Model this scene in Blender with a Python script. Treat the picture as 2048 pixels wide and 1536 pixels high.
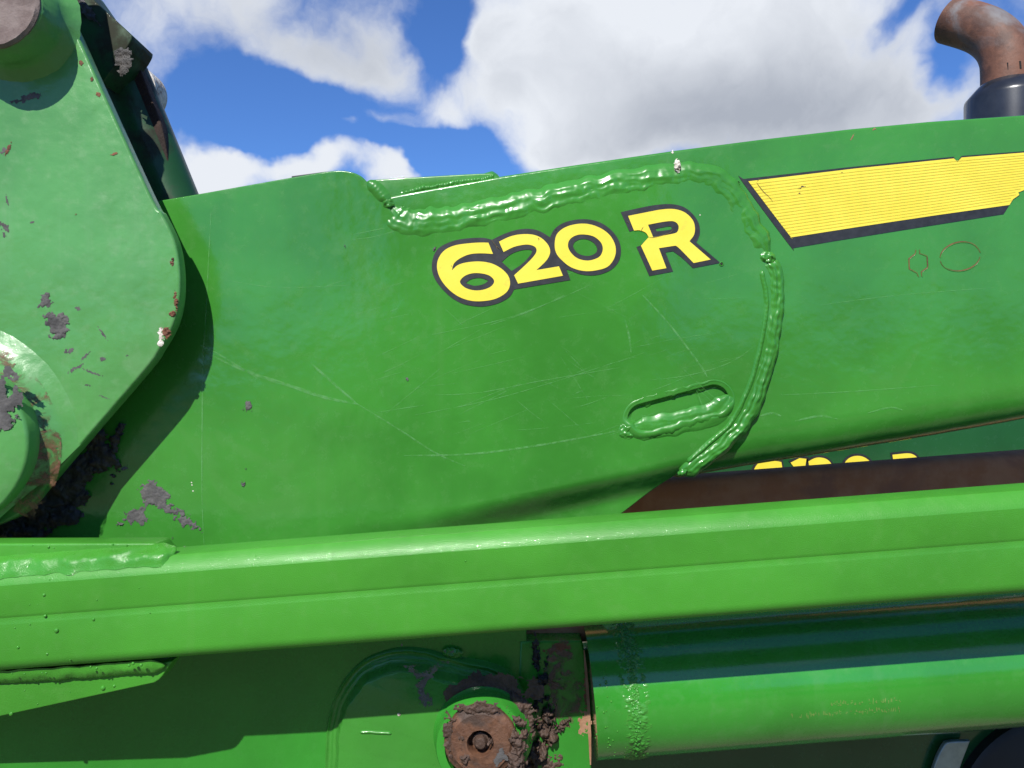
import bpy, bmesh, math, random
from mathutils import Vector, noise as mn
R = math.radians
random.seed(7)
for o in list(bpy.data.objects): bpy.data.objects.remove(o)
S = bpy.context.scene
COL = S.collection

# ---------------------------------------------------------------- camera
K = 0.000676          # metres per photograph pixel at one metre
ZC = 1.45             # height of the lens above the ground
cam = bpy.data.cameras.new('camera'); camo = bpy.data.objects.new('camera', cam); COL.objects.link(camo)
camo.location = (0, -1.0, ZC); camo.rotation_euler = (R(90), 0, 0)
cam.lens = 26.0; cam.sensor_width = 36.0; cam.clip_start = 0.02; cam.clip_end = 3000
S.camera = camo

# ---------------------------------------------------------------- sun, sky, exposure
SUN = Vector((0.27, 1.0, -1.05)).normalized()      # direction the light travels
elev = math.asin(-SUN.z); azim = math.atan2(-SUN.x, -SUN.y)
sl = bpy.data.lights.new('sun', 'SUN'); sl.energy = 5.0; sl.angle = R(0.53); sl.color = (1, 0.965, 0.90)
so = bpy.data.objects.new('sun', sl); COL.objects.link(so)
so.rotation_euler = (-SUN).to_track_quat('Z', 'Y').to_euler(); so.location = (-2, -4, 8)
S.view_settings.view_transform = 'Standard'; S.view_settings.look = 'None'
S.view_settings.exposure = 0.32; S.view_settings.gamma = 1

w = bpy.data.worlds.new('World'); S.world = w; w.use_nodes = True
nt = w.node_tree; nt.nodes.clear()
def N(t, **kw):
    n = nt.nodes.new(t)
    for k, v in kw.items(): setattr(n, k, v)
    return n
def L(a, b): nt.links.new(a, b)
def M(op, a, b=None, c=None, clamp=False):
    n = N('ShaderNodeMath', operation=op); n.use_clamp = clamp
    for i, v in enumerate((a, b, c)):
        if v is None: continue
        if isinstance(v, (int, float)): n.inputs[i].default_value = v
        else: L(v, n.inputs[i])
    return n.outputs[0]
def VM(op, a, b):
    n = N('ShaderNodeVectorMath', operation=op)
    for i, v in enumerate((a, b)):
        if isinstance(v, (tuple, list, Vector)): n.inputs[i].default_value = v
        else: L(v, n.inputs[i])
    return n
def MR(v, a, b, c=0.0, d=1.0, smooth=True):
    n = N('ShaderNodeMapRange'); n.interpolation_type = 'SMOOTHSTEP' if smooth else 'LINEAR'
    L(v, n.inputs[0])
    for i, x in enumerate((a, b, c, d)): n.inputs[i+1].default_value = x
    return n.outputs[0]
def MIXC(f, a, b):
    n = N('ShaderNodeMix', data_type='RGBA')
    if isinstance(f, (int, float)): n.inputs[0].default_value = f
    else: L(f, n.inputs[0])
    for i, v in ((6, a), (7, b)):
        if isinstance(v, tuple): n.inputs[i].default_value = (*v, 1) if len(v) == 3 else v
        else: L(v, n.inputs[i])
    return n.outputs[2]
sky = N('ShaderNodeTexSky'); sky.sky_type = 'NISHITA'; sky.sun_disc = False
sky.sun_elevation = elev; sky.sun_rotation = azim; sky.air_density = 1.0; sky.dust_density = 0.3; sky.ozone_density = 2.2
tc = N('ShaderNodeTexCoord'); D = tc.outputs['Generated']
def direc(px, py): return Vector(((px-1024)*K, 1, (768-py)*K)).normalized()
wn = N('ShaderNodeTexNoise'); L(D, wn.inputs['Vector']); wn.inputs['Scale'].default_value = 7; wn.inputs['Detail'].default_value = 5
warp = VM('MULTIPLY', VM('SUBTRACT', wn.outputs['Color'], (0.5, 0.5, 0.5)).outputs[0], (0.16, 0.16, 0.16)).outputs[0]
DW = VM('ADD', D, warp).outputs[0]
def blob(px, py, rx, ry, wt, src=DW):
    c = direc(px, py)
    v = VM('MULTIPLY', VM('SUBTRACT', src, c).outputs[0], (1/(rx*K), 1/(rx*K), 1/(ry*K))).outputs[0]
    ln = N('ShaderNodeVectorMath', operation='LENGTH'); L(v, ln.inputs[0])
    return M('MULTIPLY', MR(ln.outputs['Value'], 0.0, 1.35, 1.0, 0.0), wt)
n1 = N('ShaderNodeTexNoise'); L(DW, n1.inputs['Vector']); n1.inputs['Scale'].default_value = 5.5
n1.inputs['Detail'].default_value = 12; n1.inputs['Roughness'].default_value = 0.60
n2 = N('ShaderNodeTexNoise'); L(D, n2.inputs['Vector']); n2.inputs['Scale'].default_value = 1.7; n2.inputs['Detail'].default_value = 3
field = M('ADD', M('MULTIPLY', M('SUBTRACT', n1.outputs[0], 0.5), 2.0), M('MULTIPLY', M('SUBTRACT', n2.outputs[0], 0.575), 1.7))
for b in [(1420, 120, 400, 200, 1.25), (1150, 120, 200, 130, .5), (1800, 230, 220, 110, .9), (1230, 270, 260, 90, 1.0), (1080, 290, 110, 70, .5),
          (450, 10, 330, 90, 0.72), (720, 105, 190, 65, 0.55), (330, 200, 90, 100, .75), (900, 215, 90, 50, .6),
          (420, 345, 110, 75, 1.3), (610, 355, 110, 34, 1.0), (505, 300, 45, 45, -1.0), (790, 350, 100, 36, .9), (670, 262, 55, 32, .75), (745, 225, 60, 25, .5), (990, 60, 70, 90, 0.5),
          (530, 215, 190, 80, -1.35), (870, 70, 85, 90, -1.25), (800, 290, 130, 30, -0.9), (900, 320, 90, 50, -.8), (1800, 20, 60, 30, -.5), (1900, 140, 50, 60, -.9), (560, 130, 90, 30, -.4)]:
    field = M('ADD', field, blob(*b))
dens = MR(field, -.05, 0.85)
thick = MR(field, 0.35, 1.6)
n3 = N('ShaderNodeTexNoise'); L(DW, n3.inputs['Vector']); n3.inputs['Scale'].default_value = 9; n3.inputs['Detail'].default_value = 8; n3.inputs['Roughness'].default_value = .55
grey = M('ADD', M('MULTIPLY', thick, 0.45), M('MULTIPLY', M('SUBTRACT', n3.outputs[0], 0.5), 0.9))
grey = M('ADD', grey, blob(1560, 235, 330, 100, 0.75, D)); grey = M('ADD', grey, blob(650, 100, 260, 90, 0.5, D))
grey = M('SUBTRACT', grey, blob(1100, 250, 130, 130, 0.25, D)); grey = M('SUBTRACT', grey, blob(1350, 40, 330, 70, .35, D))
grey = M('SUBTRACT', grey, blob(500, 350, 300, 70, 1.2, D), clamp=True)
ccol = MIXC(grey, (0.66, 0.69, 0.74), (0.335, 0.365, 0.425))
b1 = N('ShaderNodeBackground'); b1.inputs['Strength'].default_value = 0.095
skc = N('ShaderNodeMix', data_type='RGBA'); skc.blend_type = 'MULTIPLY'; skc.inputs[0].default_value = 1
L(sky.outputs[0], skc.inputs[6]); skc.inputs[7].default_value = (0.50, 0.80, 1.30, 1); L(skc.outputs[2], b1.inputs['Color'])
b2 = N('ShaderNodeBackground'); b2.inputs['Strength'].default_value = 1.0; L(ccol, b2.inputs['Color'])
ms = N('ShaderNodeMixShader'); L(dens, ms.inputs[0]); L(b1.outputs[0], ms.inputs[1]); L(b2.outputs[0], ms.inputs[2])
wo = N('ShaderNodeOutputWorld'); L(ms.outputs[0], wo.inputs['Surface'])

# ---------------------------------------------------------------- materials
def newmat(name):
    global nt
    m = bpy.data.materials.new(name); m.use_nodes = True; nt = m.node_tree; nt.nodes.clear()
    p = N('ShaderNodeBsdfPrincipled'); o = N('ShaderNodeOutputMaterial'); L(p.outputs[0], o.inputs[0])
    g = N('ShaderNodeNewGeometry'); m['pos'] = 1
    return m, p, g.outputs['Position']
def TN(v, scale, detail=4, rough=.55, stretch=None, rot=None, dist=0):
    if stretch:
        mp = N('ShaderNodeMapping'); L(v, mp.inputs[0]); mp.inputs['Scale'].default_value = stretch
        if rot: mp.inputs['Rotation'].default_value = rot
        v = mp.outputs[0]
    n = N('ShaderNodeTexNoise'); L(v, n.inputs['Vector']); n.inputs['Scale'].default_value = scale
    n.inputs['Detail'].default_value = detail; n.inputs['Roughness'].default_value = rough; n.inputs['Distortion'].default_value = dist
    return n.outputs[0]
def BUMP(h, strength, dist, prev=None):
    b = N('ShaderNodeBump'); L(h, b.inputs['Height']); b.inputs['Strength'].default_value = strength; b.inputs['Distance'].default_value = dist
    if prev is not None: L(prev, b.inputs['Normal'])
    return b.outputs[0]
def paint(name, col, rough=.2, coat=.4, wave=.5, orange=.15, dirt=.0, dirtcol=(.06,.04,.025), dust=.12, haze_=.0):
    m, p, P = newmat(name)
    v1 = TN(P, 5, 4); v2 = TN(P, 60, 6, .65); v3 = TN(P, 900, 2)
    c = MIXC(MR(v1, .35, .65), tuple(x*.88 for x in col), tuple(x*1.10 for x in col))
    pale = (col[0]*1.7+.018, col[1]*1.10+.015, col[2]*1.7+.018)
    c = MIXC(M('MULTIPLY', MR(v2, .50, .80), dust), c, pale)
    # fine streaked rubbing marks
    s1 = TN(P, 18, 5, .7, (1.0, 1.0, 26.0), (0, R(14), 0)); s2 = TN(P, 22, 5, .7, (1.0, 1.0, 34.0), (0, R(24), 0))
    sc = M('MULTIPLY', MR(s1, .66, .74), MR(TN(P, 9, 2), .45, .6)); sc2 = M('MULTIPLY', MR(s2, .67, .74), MR(TN(P, 11, 2), .5, .62))
    c = MIXC(M('MULTIPLY', M('MAXIMUM', sc, sc2), .30), c, pale)
    dots = M('MULTIPLY', MR(v3, .80, .84), .6)
    c = MIXC(dots, c, (.25,.4,.22))
    st = M('MULTIPLY', MR(TN(P, 34, 4, .6, (1.0, 1.0, .05)), .52, .75), MR(TN(P, 5, 3), .4, .65))
    sm = MR(TN(P, 7, 7, .62, dist=1.6), .56, .66)
    c = MIXC(M('MULTIPLY', M('MAXIMUM', st, M('MULTIPLY', sm, .8)), dust*.9), c, pale)
    if dirt:
        dm = M('MULTIPLY', MR(TN(P, 14, 8, .68), .56-.14*dirt, .72-.1*dirt), min(1, .55+.3*dirt))
        c = MIXC(dm, c, dirtcol)
        L(M('ADD', rough, M('MULTIPLY', dm, .5)), p.inputs['Roughness'])
    else:
        L(M('ADD', rough, M('MULTIPLY', M('ADD', MR(v2, .4, .7), M('MAXIMUM', sc, sc2)), .10)), p.inputs['Roughness'])
    L(c, p.inputs['Base Color'])
    p.inputs['Coat Weight'].default_value = coat; p.inputs['Coat Roughness'].default_value = .035; p.inputs['Specular IOR Level'].default_value = .32
    nb = BUMP(TN(P, 16, 3, .5), wave, .004); nb = BUMP(TN(P, 70, 3, .5), wave, .0006, nb)
    nb = BUMP(TN(P, 800, 2, .6), orange, .0004, nb)
    L(nb, p.inputs['Normal']); L(nb, p.inputs['Coat Normal'])
    return m
GREEN = (.040, .205, .025)
BARG = (.050, .240, .022)
M_paint = paint('green_paint', GREEN, wave=.45, coat=.55, dust=.24)
M_weld = paint('green_paint_on_weld', GREEN, rough=.27, wave=.3, orange=.06, coat=.3, dust=.1)
M_bar = paint('bright_green_paint', BARG, rough=.36, coat=.10, wave=.20, orange=.75, dust=.20)
M_barw = paint('bright_green_weld', BARG, rough=.24, coat=.3, wave=.6, orange=1.0)
M_brk = paint('worn_green_paint', (.080,.262,.068), rough=.28, coat=.35, wave=.8, orange=.3, dust=.4, dirt=.0)
M_tube = paint('tube_green_paint', (.028,.215,.020), rough=.24, coat=1.0, wave=.12, orange=.15, dust=.5)
M_low = paint('lower_green_paint', (.030,.215,.022), rough=.22, coat=.2, wave=.35)
M_dirtyshade = paint('shade_darkened_dirty_green', (.012,.060,.018), rough=.4, coat=.1, wave=.3, dirt=.9, dirtcol=(.020,.011,.008))  # base colour darkened to carry the link's shade, with dirt over it
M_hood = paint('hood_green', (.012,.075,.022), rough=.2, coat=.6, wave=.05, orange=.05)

def rough_mat(name, c1, c2, c3, sc=40, rough=.75, bump=1.0, spec=.3, metal=0, bscale=None, bd=.002):
    m, p, P = newmat(name)
    a = TN(P, sc, 8, .65); b = TN(P, sc*.35, 5, .6, dist=.6)
    c = MIXC(MR(a, .38, .62), c1, c2); c = MIXC(MR(b, .52, .66), c, c3)
    L(c, p.inputs['Base Color']); p.inputs['Roughness'].default_value = rough
    p.inputs['Specular IOR Level'].default_value = spec; p.inputs['Metallic'].default_value = metal
    nb = BUMP(TN(P, bscale or sc*3, 8, .7), bump, bd); L(nb, p.inputs['Normal'])
    return m
M_rust = rough_mat('rust', (.13,.052,.030), (.20,.085,.045), (.07,.035,.025), 50)
M_rustp = rough_mat('rusty_pin_face', (.085,.036,.018), (.145,.066,.034), (.055,.032,.022), 45, .6, 1, .5)
M_beam = rough_mat('brown_rusty_beam', (.42,.17,.09), (.48,.22,.125), (.34,.15,.095), 22, .8, .35, .06, bscale=400, bd=.0008)
M_mud = rough_mat('grey_mud', (.075,.072,.070), (.11,.105,.10), (.052,.05,.049), 70, .8, .6)
M_mudb = rough_mat('brown_mud', (.052,.029,.019), (.085,.048,.032), (.03,.019,.014), 90, .55, 1, .5)
M_mudd = rough_mat('black_greasy_mud', (.014,.012,.011), (.035,.028,.024), (.02,.02,.02), 70, .5, 1, .6)
M_drop = rough_mat('bird_dropping', (.55,.50,.42), (.75,.70,.62), (.30,.22,.18), 150, .8, .6)
M_shaderust = rough_mat('dark_shaded_rust', (.030,.016,.012), (.045,.024,.017), (.02,.012,.01), 40)  # rust colour darkened to stand for the shade behind the bracket
M_pipe = rough_mat('rusty_exhaust_pipe', (.085,.040,.026), (.17,.075,.045), (.16,.15,.15), 14, .6, .5, .4, bscale=120)
M_dustrust = rough_mat('pale_rust_dust', (.26,.13,.075), (.32,.18,.11), (.2,.1,.06), 50, .85, .4)
M_graydust = rough_mat('pale_pin_metal', (.15,.11,.10), (.21,.165,.15), (.09,.06,.055), 40, .75, .7)
def plain(name, col, rough=.4, metal=0, spec=.5, coat=0, var=.12, sc=60, bump=.1):
    m, p, P = newmat(name)
    a = TN(P, sc, 6, .6)
    L(MIXC(MR(a, .3, .7), tuple(x*(1-var) for x in col), tuple(min(1, x*(1+var)) for x in col)), p.inputs['Base Color'])
    p.inputs['Roughness'].default_value = rough; p.inputs['Metallic'].default_value = metal
    p.inputs['Specular IOR Level'].default_value = spec; p.inputs['Coat Weight'].default_value = coat
    L(BUMP(TN(P, 300, 4), bump, .0008), p.inputs['Normal'])
    return m
M_black = plain('black_vinyl', (.018,.019,.022), .45, var=.3, sc=90)
def yellow():
    m, p, P = newmat('yellow_vinyl')
    c = MIXC(MR(TN(P, 12, 4), .35, .65), (.75,.60,.048), (.79,.645,.066))
    c = MIXC(M('MULTIPLY', MR(TN(P, 45, 7, .7, dist=.5), .60, .72), .35), c, (.42,.33,.06))
    c = MIXC(M('MULTIPLY', MR(TN(P, 130, 6, .75), .67, .72), .55), c, (.25,.18,.05))
    L(c, p.inputs['Base Color']); p.inputs['Roughness'].default_value = .38
    L(BUMP(TN(P, 60, 3), .2, .0008), p.inputs['Normal'])
    return m
M_yel = yellow()
M_line = plain('dark_yellow_print', (.66,.53,.045), .4)
M_muf = plain('black_muffler_paint', (.018,.020,.024), .28, coat=.3, var=.3, sc=25)
M_blk = plain('black_rubber', (.012,.012,.013), .5)
M_steel = plain('bare_grey_steel', (.30,.36,.36), .35, metal=.5)
M_deep = plain('dark_recess', (.010,.009,.008), .8)
M_stamp = plain('faded_orange_stamp', (.17,.26,.06), .5)
def scratchmat():
    m, p, P = newmat('pale_scratch')
    L(MIXC(.5, (.12,.38,.11), (.20,.48,.18)), p.inputs['Base Color']); p.inputs['Roughness'].default_value = .4
    L(M('MULTIPLY', MR(TN(P, 120, 6, .7), .30, .65), .42), p.inputs['Alpha'])
    return m
M_scr = scratchmat()

def smear(name, c1, c2, lo=.42, hi=.60):
    m, p, P = newmat(name)
    L(MIXC(MR(TN(P, 60, 6), .35, .65), c1, c2), p.inputs['Base Color']); p.inputs['Roughness'].default_value = .7
    L(M('MULTIPLY', MR(TN(P, 42, 9, .72, dist=.8), lo, hi), .93), p.inputs['Alpha'])
    L(BUMP(TN(P, 250, 5), .5, .001), p.inputs['Normal'])
    return m
M_smear = smear('thin_brown_mud', (.11,.065,.045), (.17,.10,.07))
M_rustsoft = smear('worn_rust_film', (.12,.05,.028), (.19,.085,.045), .40, .62)
M_smearg0 = plain('crack_grime', (.10,.075,.03), .8)
M_sheen = smear('painted_sheen_film', (.06,.11,.05), (.09,.14,.07), .25, .75)  # pale colour standing in for a reflected sheen
M_smearg = smear('thin_grey_mud', (.09,.085,.08), (.13,.12,.115), .46, .58)

# ---------------------------------------------------------------- helpers
def at(px, py, Y): return Vector(((px-1024)*K*(1+Y), Y, ZC+(768-py)*K*(1+Y)))
def thing(name, label, cat, loc, group=None):
    o = bpy.data.objects.new(name, None); COL.objects.link(o); o.location = loc; o.empty_display_size = .05
    o['label'] = label; o['category'] = cat
    if group: o['group'] = group
    return o
def link(name, me, mat, parent=None, smooth=True, angle=35):
    me.materials.clear(); me.materials.append(mat)
    if smooth:
        me.polygons.foreach_set('use_smooth', [True]*len(me.polygons))
        if angle: me.set_sharp_from_angle(angle=R(angle))
    o = bpy.data.objects.new(name, me); COL.objects.link(o)
    if parent:
        o.parent = parent; q = Vector((0, 0, 0)); a = parent
        while a: q += a.location; a = a.parent
        for v in me.vertices: v.co -= q
    return o
def frombm(name, bm, mat, parent=None, smooth=True, angle=35, recalc=True):
    if recalc: bmesh.ops.recalc_face_normals(bm, faces=bm.faces)
    me = bpy.data.meshes.new(name); bm.to_mesh(me); bm.free()
    return link(name, me, mat, parent, smooth, angle)
def smoothpath(pts, closed=True, step=6):
    """pts: (x,y) smooth or (x,y,1) corner -> polyline, Catmull-Rom between corners"""
    n = len(pts); out = []
    rng = range(n) if closed else range(n-1)
    for i in rng:
        p1, p2 = pts[i], pts[(i+1) % n]
        p0 = pts[i-1] if (closed or i > 0) else p1
        p3 = pts[(i+2) % n] if (closed or i < n-2) else p2
        a, b, c, d = (Vector(q[:2]) for q in (p0, p1, p2, p3))
        if len(p1) > 2: a = b - (c-b)
        if len(p2) > 2: d = c + (c-b)
        for k in range(step):
            t = k/step
            out.append(0.5*((2*b)+(c-a)*t+(2*a-5*b+4*c-d)*t*t+(3*b-3*c+d-a)*t**3))
        if len(p1) > 2 and len(p2) > 2:
            del out[-step+1:]
    if not closed: out.append(Vector(pts[-1][:2]))
    return [(v.x, v.y) for v in out]
def plate_mesh(loops, Yf, thick, bevel=0.0, res=3):
    """flat plate with holes: loops in photograph pixels seen at depth Yf (its front)"""
    cu = bpy.data.curves.new('tmp', 'CURVE'); cu.dimensions = '2D'; cu.fill_mode = 'BOTH'
    cu.extrude = max(thick/2-bevel, 0); cu.bevel_depth = bevel; cu.bevel_resolution = res; cu.offset = -bevel
    for lp in loops:
        sp = cu.splines.new('POLY'); sp.points.add(len(lp)-1); sp.use_cyclic_u = True
        for i, (x, y) in enumerate(lp):
            v = at(x, y, Yf); sp.points[i].co = (v.x, v.z, 0, 1)
    o = bpy.data.objects.new('tmp', cu); COL.objects.link(o)
    me = bpy.data.meshes.new_from_object(o.evaluated_get(bpy.context.evaluated_depsgraph_get()))
    bpy.data.objects.remove(o); bpy.data.curves.remove(cu)
    bm = bmesh.new(); bm.from_mesh(me); bpy.data.meshes.remove(me)
    for v in bm.verts: v.co = Vector((v.co.x, Yf+thick/2-v.co.z, v.co.y))
    bmesh.ops.remove_doubles(bm, verts=bm.verts, dist=1e-6)
    return bm
def plate(name, loops, Yf, thick, mat, parent=None, bevel=0.002, angle=35):
    return frombm(name, plate_mesh(loops, Yf, thick, bevel), mat, parent, True, angle)
def decal(name, loops, Yf, mat, parent):
    bm = plate_mesh(loops, Yf, .0003, 0); return frombm(name, bm, mat, parent, False)
def resample(pts3, step):
    out = [pts3[0].copy()]; acc = 0
    for a, b in zip(pts3, pts3[1:]):
        d = (b-a).length
        if d < 1e-9: continue
        t = step-acc
        while t <= d: out.append(a.lerp(b, t/d)); t += step
        acc = d-(t-step)
    out.append(pts3[-1].copy())
    return out
def bead(name, path, Y, wid, hei, mat, parent, closed=False, ripple=.10, rip_len=.006, rough=.25, seed=0, nrm=Vector((0,-1,0)), taper=True, step=.0014, pts3=None, skew=0.0, toe=1.25, flat=False):
    """hand-laid weld bead swept along a path on a surface facing nrm; wid/hei in metres, may be functions of t"""
    if pts3 is None:
        pl = smoothpath(path, False, 10); pts3 = [at(x, y, Y(x, y) if callable(Y) else Y) for x, y in pl]
    pts = resample(pts3, step); n = len(pts); bm = bmesh.new(); NS = 24 if flat else 14; rows = []
    s = 0
    for i, p in enumerate(pts):
        t = i/(n-1); tan = (pts[min(i+1, n-1)]-pts[max(i-1, 0)]).normalized(); side = tan.cross(nrm).normalized()
        if i: s += (p-pts[i-1]).length
        W = wid(t) if callable(wid) else wid; H = hei(t) if callable(hei) else hei
        e = 1.0
        if taper: e = min(1, math.sqrt(max(0, min(t, 1-t)*n*step/(W*.5)))+.02)
        row = []
        wj = 1+.12*mn.noise(Vector((s*50, seed, 0)))+.04*mn.noise(Vector((s*130, seed, 3)))
        off = W*.10*mn.noise(Vector((s*60, seed+9, 0)))
        for j in range(NS+1):
            u = -1+2*j/NS
            prof = (1-abs(u)**2.0)**toe if abs(u) < 1 else 0
            if flat: prof = max(0, 1-abs(u)**3.2)*(1+.20*mn.noise(Vector((s*22, u*3.2+seed, 5)))+.10*mn.noise(Vector((s*60, u*6, seed))))
            chev = math.sin((s/rip_len+u*u*1.1+.5*mn.noise(Vector((s*45, u*.5, seed))))*2*math.pi)
            h = H*e*prof*(1+ripple*.38*chev*(1-u*u))*(1+skew*u)
            h += H*rough*.62*prof*mn.noise(Vector((s*42, u*1.1, seed)))+H*.07*prof*mn.noise(Vector((s*150, u*2.5+s*60, seed+4)))
            row.append(bm.verts.new(p+side*(u*W*.5*wj*e+off)+nrm*(h-.0006)))
        rows.append(row)
    for a, b in zip(rows, rows[1:]):
        for j in range(NS): bm.faces.new((a[j], a[j+1], b[j+1], b[j]))
    return frombm(name, bm, mat, parent, True, 0)
def mud(name, px, py, wpx, hpx, rot, Y, hei, mat, parent, seed=0, amp=1.0, freq=1.0, step=.0010, Yfun=None, sx=1.0):
    """irregular lump or flake stuck on a surface facing -Y"""
    c = at(px, py, Y); k = K*(1+Y); a = wpx*.5*k; b = hpx*.5*k; ext = 1.5
    nx = max(6, min(110, int(2*a*ext/step))); nz = max(6, min(110, int(2*b*ext/step)))
    cr, sr = math.cos(R(rot)), math.sin(R(rot)); bm = bmesh.new(); g = {}
    s0 = 1/min(a, b)
    for i in range(nx+1):
        for j in range(nz+1):
            u = (-1+2*i/nx)*ext; v = (-1+2*j/nz)*ext
            q = Vector((u*a*s0*freq, v*b*s0*freq, seed*7.3))
            m = 1-(u*u+v*v)**.8+amp*mn.fractal(q*.9, .55, 2.0, 5)*1.1
            if m <= 0: continue
            h = hei*(min(1, m*1.3)**.8)*(.62+.42*mn.fractal(q*1.6+Vector((5, 1, 2)), .8, 2.1, 4))
            X = c.x+u*a*cr-v*b*sr; Z = c.z+u*a*sr+v*b*cr
            y0 = Yfun(X, Z) if Yfun else Y
            if m < .12: h = -.0002
            g[i, j] = bm.verts.new((X, y0-max(h, .0002), Z))
    for i in range(nx):
        for j in range(nz):
            q = [g.get(t) for t in ((i, j), (i+1, j), (i+1, j+1), (i, j+1))]
            if all(q): bm.faces.new(q)
    if not bm.faces: bm.free(); return None
    for f in bm.faces:
        if f.normal.y > 0: f.normal_flip()
    return frombm(name, bm, mat, parent, True, 0, recalc=False)
def lathe(name, c, prof, mat, parent, seg=72, axis='-Y', jitter=0, seed=0, angle=35, cap=True):
    """prof: (radius, distance along axis from c); axis -Y"""
    bm = bmesh.new(); rows = []
    for r, d in prof:
        row = []
        for i in range(seg):
            th = 2*math.pi*i/seg; rr = r*(1+jitter*mn.fractal(Vector((math.cos(th)*3, math.sin(th)*3, r*40+seed)), .5, 2, 4))
            dd = d+jitter*.05*mn.fractal(Vector((math.cos(th)*r*90, math.sin(th)*r*90, seed+3)), .5, 2, 4)
            if axis == '-Y': v = (c.x+rr*math.cos(th), c.y-dd, c.z+rr*math.sin(th))
            else: v = (c.x+rr*math.cos(th), c.y+rr*math.sin(th), c.z+dd)
            row.append(bm.verts.new(v))
        rows.append(row)
    for a, b in zip(rows, rows[1:]):
        for i in range(seg): bm.faces.new((a[i], a[(i+1) % seg], b[(i+1) % seg], b[i]))
    if cap: bm.faces.new(rows[-1]); bm.faces.new(rows[0])
    return frombm(name, bm, mat, parent, True, angle)
def tube(name, pts, rad, mat, parent, seg=20, angle=35, caps=True):
    bm = bmesh.new(); rows = []; up = Vector((0, 1, 0.02)).normalized()
    for i, p in enumerate(pts):
        tan = (pts[min(i+1, len(pts)-1)]-pts[max(i-1, 0)]).normalized(); s = tan.cross(up).normalized(); q = s.cross(tan)
        r = rad[i] if isinstance(rad, (list, tuple)) else rad
        rows.append([bm.verts.new(p+r*(math.cos(2*math.pi*k/seg)*s+math.sin(2*math.pi*k/seg)*q)) for k in range(seg)])
    for a, b in zip(rows, rows[1:]):
        for k in range(seg): bm.faces.new((a[k], a[(k+1) % seg], b[(k+1) % seg], b[k]))
    if caps: bm.faces.new(rows[0]); bm.faces.new(rows[-1])
    return frombm(name, bm, mat, parent, True, angle)
def ribbon(bm, path, Y, wpx, Yfun=None):
    pl = smoothpath(path, False, 8); n = len(pl); prev = None
    for i, (x, y) in enumerate(pl):
        a = pl[max(i-1, 0)]; b = pl[min(i+1, n-1)]; d = Vector((b[0]-a[0], b[1]-a[1])).normalized(); nn = Vector((-d.y, d.x))
        t = i/(n-1); wd = wpx*.5*(math.sin(math.pi*min(.97, max(.03, t)))**.4)*(1+.3*mn.noise(Vector((x*.05, y*.05, 1))))
        y0 = Yfun(x, y) if Yfun else Y
        p1 = at(x+nn.x*wd, y+nn.y*wd, y0); p2 = at(x-nn.x*wd, y-nn.y*wd, y0)
        q = (bm.verts.new(p1), bm.verts.new(p2))
        if prev: bm.faces.new((prev[0], prev[1], q[1], q[0]))
        prev = q
def interp(tab, x):
    if x <= tab[0][0]: a, b = tab[0], tab[1]
    elif x >= tab[-1][0]: a, b = tab[-2], tab[-1]
    else:
        for a, b in zip(tab, tab[1:]):
            if a[0] <= x <= b[0]: break
    return a[1]+(b[1]-a[1])*(x-a[0])/(b[0]-a[0])
def sstep(x): x = max(0, min(1, x)); return x*x*(3-2*x)

# ---------------------------------------------------------------- setting: ground, hills
bm = bmesh.new(); bmesh.ops.create_grid(bm, x_segments=40, y_segments=40, size=900)
gm = rough_mat('gravel_yard', (.15,.135,.085), (.20,.18,.12), (.10,.13,.05), 3, .9, .6, .2, bscale=60, bd=.01)
g = frombm('ground', bm, gm, None, False); g['kind'] = 'structure'
bm = bmesh.new(); prev = None; n = 240; f0 = None  # unseen horizon ring, added for the paint to reflect
for i in range(n+1):
    th = 2*math.pi*i/n; r = 90; h = 8+3.5*mn.fractal(Vector((math.cos(th)*4, math.sin(th)*4, 2)), .6, 2, 5)+1.5*mn.noise(Vector((math.cos(th)*40, math.sin(th)*40, 0)))
    q = [bm.verts.new((math.cos(th)*rr, math.sin(th)*rr, hh)) for rr, hh in ((r, -.2), (r+2, h*.6), (r+9, h), (r+60, -.2))]
    if prev:
        for k in range(3): bm.faces.new((prev[k], q[k], q[k+1], prev[k+1]))
    prev = q
hm = rough_mat('added_hedges', (.03,.06,.018), (.05,.085,.03), (.02,.035,.012), .6, .9, 1, .2, bscale=3, bd=.3)
hl = frombm('added_hills', bm, hm, None, True, 0); hl['kind'] = 'structure'

blocker = thing('reflection_blocker', 'added tall dark shed across the yard, mirrored faintly in the boom paint', 'blocker', (0, -13, 0))  # unseen block behind the camera, added for its dark reflection in the paint
def box(bm, x0, x1, y0, y1, z0, z1):
    V = [bm.verts.new((x, y, z)) for x in (x0, x1) for y in (y0, y1) for z in (z0, z1)]
    for q in ((0, 1, 3, 2), (4, 6, 7, 5), (0, 4, 5, 1), (2, 3, 7, 6), (0, 2, 6, 4), (1, 5, 7, 3)): bm.faces.new([V[i] for i in q])
bm = bmesh.new(); box(bm, -2.6, 3.2, -20, -12, 0, 6.6)
for i in range(29): box(bm, -2.6+i*.2, -2.54+i*.2, -12.001, -11.97, .01, 6.59)
frombm('wall', bm, plain('blocker_cladding', (.03,.035,.03), .6), blocker, False)  # upright body of the added block
bm = bmesh.new()
for q in ([(-2.9, -11.7, 6.5), (3.5, -11.7, 6.5), (3.5, -16, 8.2), (-2.9, -16, 8.2)], [(-2.9, -20.3, 6.5), (3.5, -20.3, 6.5), (3.5, -16, 8.2), (-2.9, -16, 8.2)]):
    f = bm.faces.new([bm.verts.new(v) for v in q])
bmesh.ops.solidify(bm, geom=bm.faces[:], thickness=.1)
frombm('blocker_top', bm, plain('blocker_roof', (.05,.05,.055), .6), blocker, False)

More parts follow.
